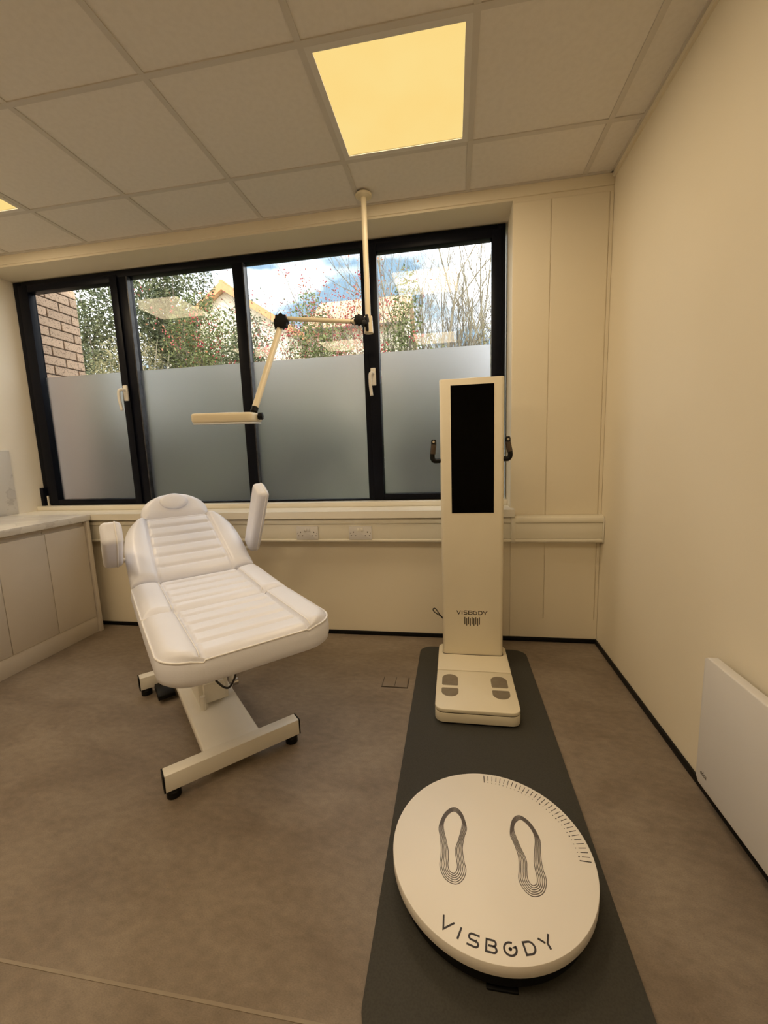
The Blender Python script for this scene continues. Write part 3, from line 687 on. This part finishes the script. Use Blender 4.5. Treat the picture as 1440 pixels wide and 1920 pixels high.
# ------------------------------------------------------------------ dado trunking and sockets
TX0, TX1 = -3.55, -.004
tr = empty('cable_trunking', (-1.7, -.0042, .64), 0, 'cream plastic cable trunking running along the wall below the window sill', 'trunking')
def prof(name, poly, x0, x1, m='trunk', bev=.002):
    return MB().prism([(y, z-.64) for y, z in poly], x0+1.7, x1+1.7, lambda y, z, x: (x, y, z)).build(name, m, tr, bevel=bev)
prof('backplate', [(-.001, .640), (-.048, .640), (-.048, .790), (-.001, .790)], TX0, TX1-.002)
prof('upper_moulding', [(-.002, .7945), (-.040, .793), (-.056, .785), (-.062, .770), (-.061, .756), (-.030, .754)], TX0, TX1-.004)
prof('lower_moulding', [(-.002, .636), (-.050, .636), (-.060, .643), (-.062, .652), (-.060, .659), (-.030, .661)], TX0, TX1-.004)
prof('cover_plate', [(-.040, .661), (-.055, .661), (-.055, .754), (-.040, .754)], TX0, TX1-.004)
prof('end_cap', [(-.001, .633), (-.062, .636), (-.065, .650), (-.065, .775), (-.055, .792), (-.001, .797)], TX1-.003, TX1+.002)
prof('joint_cover', [(-.001, .634), (-.055, .634), (-.0645, .648), (-.0645, .772), (-.056, .790), (-.001, .797)], -.513, -.487)
def socket(xc, label, white_rockers):
    s = empty('wall_socket', (xc, -.0594, .699), 0, label, 'socket', 'double sockets on the trunking')
    MB().prism([(x, z) for x, z in rrect(0, 0, .146, .086, .006, 4)], 0, .009, lambda x, z, y: (x, -y, z)).build('faceplate', 'heater', s, bevel=.002)
    for sx_ in (-.011, .011):
        B(sx_-.008, sx_+.008, -.0125, -.009, .012, .032).build('switch', 'white_plastic' if white_rockers else 'heater', s, bevel=.002)
    for cx in (-.045, .045):
        for dx, dz, w_, h_ in ((0, .006, .005, .009), (-.013, -.016, .008, .005), (.013, -.016, .008, .005)):
            k = 0 if dx == 0 else 0
            B(cx+dx-w_/2, cx+dx+w_/2, -.0094, -.0088, dz-h_/2, dz+h_/2).build('pin_hole', 'inkb', s)
        m = MB(); m.tube([(cx*1.42, -.0088, 0), (cx*1.42, -.0096, 0)], .0022, 8); m.build('screw', 'inkb', s)
socket(-1.770, 'double wall socket with grey rocker switches just right of the treatment chair', False)
socket(-1.422, 'double wall socket with pale rocker switches nearer the scanner column', True)

# ------------------------------------------------------------------ wall heater
ht = empty('panel_heater', (-.04, -1.6, .09), 0, 'slim white electric panel heater low on the right wall', 'heater')
def hx(y, z, x): return (x+.04, y+1.6, z-.09)
hp = [(-1.172, .105), (-1.187, .088)] + [(-2.02, .088), (-2.035, .105), (-2.035, .51), (-2.02, .522), (-1.186, .522), (-1.172, .512)]
MB().prism(hp, -.062, -.030, hx).build('front_panel', 'heater', ht, bevel=.004, seg=3)
MB().box(-.030+.04, -.0005+.04, -.35, .02, .10, .36).build('wall_bracket', 'white_metal', ht, bevel=.002)
m = MB(); hh = .017
pos = 0
for ch in 'adax':
    w_, _, _ = letter(ch)
    write(m, ch, .13, lambda x, y, h, pos=pos: (-.062-h+.04, -1.199-(pos+x)*hh*.62+1.6, .128+y*hh-.09)); pos += w_+.22
m.build('logo', 'inkb', ht)

# ------------------------------------------------------------------ base cabinets, worktop, splashback on the left
XD = -3.347
def cabinet(y0, y1, label):
    t = empty('base_cabinet', (-3.70, (y0+y1)/2, 0), 0, label, 'cabinet', 'beige base cabinets under the worktop')
    def Q(x0, x1, a, b_, z0, z1): return B(x0+3.70, x1+3.70, a-(y0+y1)/2, b_-(y0+y1)/2, z0, z1)
    Q(XL+.003, XD-.021, y0+.001, y1-.001, .115, SILL-.042).build('body', 'cab', t)
    Q(XD-.020, XD, y0+.0015, y1-.0015, .115, .762).build('door', 'cab', t, bevel=.002)
    Q(XD-.030, XD-.014, y0+.001, y1-.001, .778, SILL-.0425).build('handle_rail', 'cab', t, bevel=.002)
yd = [-.125, -.412, -.700, -1.0, -1.3, -1.6]
names = ['beige base cabinet nearest the window wall', 'beige base cabinet second from the window wall', 'beige base cabinet third from the window at the picture edge',
         'beige base cabinet fourth from the window', 'beige base cabinet farthest from the window']
for a, b_, n_ in zip(yd[1:], yd[:-1], names): cabinet(a, b_, n_)
o = B(XL+.003, -3.334, -.1225, -.097, .0, SILL-.042).build('cabinet_end_panel', 'cab', bevel=.002)
tag(o, 'beige end panel closing the cabinet run beside the window wall', 'panel')
o = B(XL+.003, XD-.005, -1.6, -.1235, 0, .1145).build('cabinet_plinth', 'cab', bevel=.001)
tag(o, 'long beige plinth board under the base cabinets', 'plinth')
o = MB().prism([(XL+.004, -1.6), (-3.328, -1.6), (-3.328, -.088), (XL+.004, -.088)], SILL-.041, SILL).build('worktop', 'worktop', bevel=.003)
tag(o, 'pale marbled worktop along the left wall', 'worktop')
o = B(XL+.001, XL+.011, -1.6, -.010, SILL+.001, 1.298).build('splashback_panel', 'marble', bevel=.001); tag(o, 'grey marble splashback panel on the left wall above the worktop', 'splashback')
B(XL+.001, XL+.012, -1.6, -.008, 1.298, 1.306).build('top_trim', 'white_plastic', o)

# ------------------------------------------------------------------ floor box and weld seam
fb = empty('floor_box', (-1.153, -.558, 0), 0, 'small flush floor socket lid of two flaps beside the mat', 'floor box')
B(-.068, .068, -.050, .050, 0, .0015).build('surround', 'inkb', fb)
B(-.064, -.001, -.046, .046, .0015, .004).build('flap', 'plate', fb, bevel=.001); B(.001, .064, -.046, .046, .0015, .004).build('flap', 'plate', fb, bevel=.001)
o = B(XL+.7, -1.06, -1.8865, -1.8795, 0, .0012).build('trim_2', 'weld'); tag(o, 'pale welded seam line across the vinyl floor', kind='structure')

# ------------------------------------------------------------------ outside: lawn, houses, shrubs, trees
g = B(-40, 30, .37, 60, -.6, -.35).build('ground', 'grass'); tag(g, 'dark lawn outside the window', kind='structure')
def house(name, label, parts): 
    t = empty(name, parts['loc'], 0, label, 'house'); return t
# gabled house: gable end faces the window
hA = empty('gabled_house', (-11.1, 18, -.35), 0, 'cream gabled house with orange tiled roof beyond the shrubs', 'house')
gw = 3.4; ea = 6.9; ap = 9.15
m = MB(); m.prism([(-gw, 0), (gw, 0), (gw, ea), (0, ap), (-gw, ea)], -1.6, 5, lambda x, z, y: (x, y, z)); m.build('wall', 'render', hA)
for s_ in (-1, 1):
    m = MB(); k = (ap-ea)/gw
    m.prism([(0, ap+.02), (s_*(gw+.35), ea-.35*k+.02), (s_*(gw+.35), ea-.35*k+.20), (0, ap+.22)], -1.95, 5.2, lambda x, z, y: (x, y, z)); m.build('roof_slope', 'roof', hA)
    m = MB(); m.prism([(0, ap-.10), (s_*(gw+.35), ea-.35*k-.10), (s_*(gw+.35), ea-.35*k+.22), (0, ap+.24)], -2.03, -1.95, lambda x, z, y: (x, y, z)); m.build('verge', 'roof_edge', hA)
m = MB(); m.tube([(0, -2.0, ap+.22), (0, 5.2, ap+.22)], .12, 8); m.build('ridge', 'roof_edge', hA)
# long wing to its right
hB = empty('long_house', (-5.9, 18, -.65), 0, 'long cream house wing with pale orange roof right of the gable', 'house')
m = MB(); m.box(-1.6, 2.9, -1.2, 4, 0, 7.4); m.prism([(-1.2, 7.4), (4, 7.4), (1.4, 9.35)], -1.6, 2.9, lambda y, z, x: (x, y, z)); m.build('wall', 'render', hB)
m = MB(); m.prism([(-1.7, 7.32), (1.4, 9.38), (1.4, 9.55), (-1.7, 7.49)], -1.6, 3.1, lambda y, z, x: (x, y, z)); m.build('roof_slope', 'roof', hB)
m = MB(); m.prism([(4.5, 7.32), (1.4, 9.38), (1.4, 9.55), (4.5, 7.49)], -1.6, 3.1, lambda y, z, x: (x, y, z)); m.build('roof_slope', 'roof', hB)
m = MB(); m.tube([(-1.6, -1.75, 7.34), (3.1, -1.75, 7.34)], .07, 8); m.build('gutter', 'bark', hB)
def leaves(mb, rnd, n, c, rad, size, shell=.35, flat=1.0):
    for _ in range(n):
        while True:
            p = Vector((rnd.uniform(-1, 1), rnd.uniform(-1, 1), rnd.uniform(-1, 1)))
            if shell < p.length < 1: break
        q = Vector((c[0]+p.x*rad[0], c[1]+p.y*rad[1], c[2]+p.z*rad[2]))
        leaf(mb, rnd, q, size*rnd.uniform(.6, 1.3))
def leaf(mb, rnd, q, s):
    d = Vector((rnd.gauss(0, 1), rnd.gauss(0, 1), rnd.gauss(0, .8))).normalized()
    e = d.cross(Vector((rnd.gauss(0, 1), rnd.gauss(0, 1), rnd.gauss(0, 1)))).normalized(); n = d.cross(e)
    mb.add([q-d*s*.5, q+e*s*.24+n*s*.05, q+d*s*.5, q-e*s*.24+n*s*.05], [(0, 1, 2), (0, 2, 3)])
def berryball(mb, q, r):
    v = [q+Vector(a)*r for a in ((1, 0, 0), (-1, 0, 0), (0, 1, 0), (0, -1, 0), (0, 0, 1), (0, 0, -1))]
    mb.add(v, [(0, 2, 4), (2, 1, 4), (1, 3, 4), (3, 0, 4), (2, 0, 5), (1, 2, 5), (3, 1, 5), (0, 3, 5)])
def branch(mb, rnd, p, d, L, r, depth, tips, upb=.12, spread=.55, kids=(2, 3)):
    n = 4; pts = [p]; rad = [r]; dd = d.copy()
    for i in range(n):
        dd = (dd+Vector((rnd.gauss(0, .10), rnd.gauss(0, .10), rnd.gauss(0, .07)+upb*.3))).normalized()
        pts.append(pts[-1]+dd*L/n); rad.append(r*(1-.45*(i+1)/n))
    mb.tube(pts, rad, 6 if depth > 2 else (4 if depth > 1 else 3), caps=False)
    tips += pts[1:] if depth <= 1 else pts[3:]
    if depth == 0: return
    for k in range(rnd.randint(*kids)+1):
        i = rnd.randint(1, n); a = pts[i]
        side = Vector((rnd.gauss(0, 1), rnd.gauss(0, 1), rnd.gauss(0, .6))); side = (side-dd*side.dot(dd)).normalized()
        nd = (dd+side*rnd.uniform(spread*.5, spread*1.4)+Vector((0, 0, upb))).normalized()
        branch(mb, rnd, a, nd, L*rnd.uniform(.55, .82), rad[i]*.62, depth-1, tips, upb, spread, kids)
GZ = -.35
def shrub(name, label, x, y, h, rx, ry, n, lm, size, seed, cat='shrub', blobs=9, stems=7, stem_m='bark', berries=0, group='shrubs outside the window', low=0.0):
    rnd = random.Random(seed); t = empty(name, (x, y, GZ), 0, label, cat, group)
    mb = MB()
    for k in range(blobs):
        c = (rnd.uniform(-rx, rx)*.62, rnd.uniform(-ry, ry)*.6, h*(low+(.97-low)*(k+.6)/blobs))
        leaves(mb, rnd, n//blobs, c, (rx*rnd.uniform(.45, .7), ry*rnd.uniform(.5, .8), h*rnd.uniform(.14, .22)), size, .15)
    tag(mb.build('foliage', lm, t), kind='stuff')
    sm = MB()
    for k in range(stems):
        a = rnd.uniform(0, 6.28); rr_ = rnd.uniform(.1, .8)
        top = Vector((math.cos(a)*rx*rr_*1.1, math.sin(a)*ry*rr_, h*rnd.uniform(.75, 1.08)))
        b0 = Vector((math.cos(a)*rx*.15, math.sin(a)*ry*.15, -.02)); mid = (b0+top)/2+Vector((rnd.gauss(0, .12), rnd.gauss(0, .12), .1))
        sm.tube(spline([b0, mid, top], 4, False), [.022-.016*i/8 for i in range(9)], 4, caps=False)
    sm.build('stems', stem_m, t)
    if berries:
        bb = MB()
        for k in range(berries):
            q = Vector((rnd.uniform(-rx, rx)*.9, -ry*rnd.uniform(.3, 1.0), h*rnd.uniform(max(low, .55), .98)))
            for _ in range(14): berryball(bb, q+Vector((rnd.gauss(0, .05), rnd.gauss(0, .05), rnd.gauss(0, .04))), .016)
        tag(bb.build('berries', 'berry', t), kind='stuff')
    return t
def tree(name, label, x, y, stems, L, r, depth, bm_, seed, leafn=0, lm=None, lsize=.045, berries=0, upb=.16, spread=.5, tilt=.3, group='trees outside the window', kids=(2, 3)):
    rnd = random.Random(seed); t = empty(name, (x, y, GZ), 0, label, 'tree', group)
    mb = MB(); tips = []
    for k in range(stems):
        a = 2*math.pi*(k+rnd.random()*.5)/stems
        d = Vector((math.cos(a)*tilt*(.4+rnd.random()), math.sin(a)*tilt*.7*(.4+rnd.random()), 1)).normalized()
        branch(mb, rnd, Vector((math.cos(a)*.12*(stems > 1), math.sin(a)*.12*(stems > 1), -.05)), d, L*rnd.uniform(.85, 1.1), r*rnd.uniform(.75, 1.1), depth, tips, upb, spread, kids)
    mb.build('branches', bm_, t, smooth=True)
    if leafn:
        lb = MB()
        for _ in range(leafn):
            q = rnd.choice(tips)+Vector((rnd.gauss(0, .07), rnd.gauss(0, .07), rnd.gauss(0, .07))); leaf(lb, rnd, q, lsize*rnd.uniform(.6, 1.3))
        tag(lb.build('leaves', lm, t), kind='stuff')
    if berries:
        bb = MB()
        for _ in range(berries):
            q = rnd.choice(tips)
            for _ in range(rnd.randint(2, 6)): berryball(bb, q+Vector((rnd.gauss(0, .035), rnd.gauss(0, .035), rnd.gauss(0, .035)-.02)), .014)
        tag(bb.build('berries', 'berry', t), kind='stuff')
    return t
# pane 1 and left of pane 2: dense evergreen hedge
shrub('evergreen_shrub', 'dense dark evergreen bush beside the brick corner', -6.9, 4.1, 4.55, 1.1, .7, 32000, 'leaf_dark', .065, 11, blobs=16, stems=9)
shrub('evergreen_shrub', 'tall evergreen bush behind the reflected light panel', -6.3, 5.2, 5.25, .85, .7, 32000, 'leaf_dark', .07, 12, blobs=16, stems=10)
shrub('dry_shrub', 'straw-coloured twiggy bush low in the second pane', -5.75, 3.5, 3.25, .65, .45, 14000, 'leaf_olive', .045, 13, blobs=11, stems=40, stem_m='bark_pale')
shrub('green_shrub', 'bushy green shrub below the gabled house', -4.75, 4.0, 3.9, .72, .5, 20000, 'leaf_green', .05, 14, blobs=12, stems=10, berries=7)
shrub('green_shrub', 'dark green shrub with red berries left of the lamp arm', -3.95, 3.7, 3.4, .6, .45, 14000, 'leaf_dark', .05, 15, blobs=12, stems=10, berries=9)
shrub('green_shrub', 'thin green shrub in front of the cream house wall', -3.0, 4.0, 3.45, .75, .45, 14000, 'leaf_green', .05, 16, blobs=11, stems=14, berries=5)
shrub('green_shrub', 'leafy shrub beside the lamp pole in the right pane', -1.65, 4.2, 3.75, .42, .4, 8000, 'leaf_green', .05, 17, blobs=11, stems=14, berries=5)
shrub('green_shrub', 'low green shrub at the foot of the bare tree', -1.05, 4.4, 3.05, .55, .4, 4200, 'leaf_green', .05, 18, blobs=9, stems=14, berries=6)
shrub('green_shrub', 'sprawling shrub at the right edge of the window view', -.25, 4.2, 3.05, .50, .4, 3600, 'leaf_olive', .05, 19, blobs=9, stems=18, berries=8)
for i_, (x_, l_) in enumerate(((-6.0, 'low hedge plant added outside the second pane to darken the film'), (-4.2, 'low hedge plant added outside the third pane on its left to darken the film'),
                               (-2.5, 'low hedge plant added outside the lamp pole to darken the film'), (-.9, 'low hedge plant added outside the right pane to darken the film'), (.8, 'low hedge plant added beyond the right window edge to darken the film'))):
    shrub('film_shade_hedge', l_, x_, 1.17, 1.92, 1.05, .30, 13000, 'leaf_dark', .06, 40+i_, blobs=12, stems=8, group='added low hedge that darkens the frosted film', low=.05)  # hidden behind the film, added to block light from its lower half
tree('berry_tree', 'crab apple tree full of red berries behind the upper lamp arm', -3.45, 4.9, 4, 2.0, .045, 4, 'bark', 21, 2600, 'leaf_red', .045, 420, tilt=.28)
tree('berry_tree', 'second red-berried tree left of the lamp pole', -2.75, 5.3, 3, 2.0, .045, 4, 'bark', 22, 2000, 'leaf_red', .045, 360, tilt=.22)
tree('bare_tree', 'leafless tree with fine twigs above the gabled house', -5.2, 6.2, 3, 2.5, .05, 4, 'bark', 23, 350, 'leaf_dark', .06, tilt=.3)
tree('bare_tree', 'tall leafless tree with many pale stems in the right pane', -1.05, 5.6, 8, 2.6, .075, 4, 'bark_pale', 24, 0, tilt=.38, spread=.5, upb=.16, kids=(2, 4))
tree('bare_tree', 'leafless tree with dark stems at the far right of the window', -.1, 6.4, 6, 2.7, .055, 4, 'bark', 25, 0, tilt=.34, spread=.5, upb=.16, kids=(2, 3))
tree('leafy_tree', 'thin leafy tree rising behind the evergreen bushes', -6.0, 6.4, 4, 2.4, .05, 4, 'bark', 26, 7500, 'leaf_dark', .07, tilt=.3)
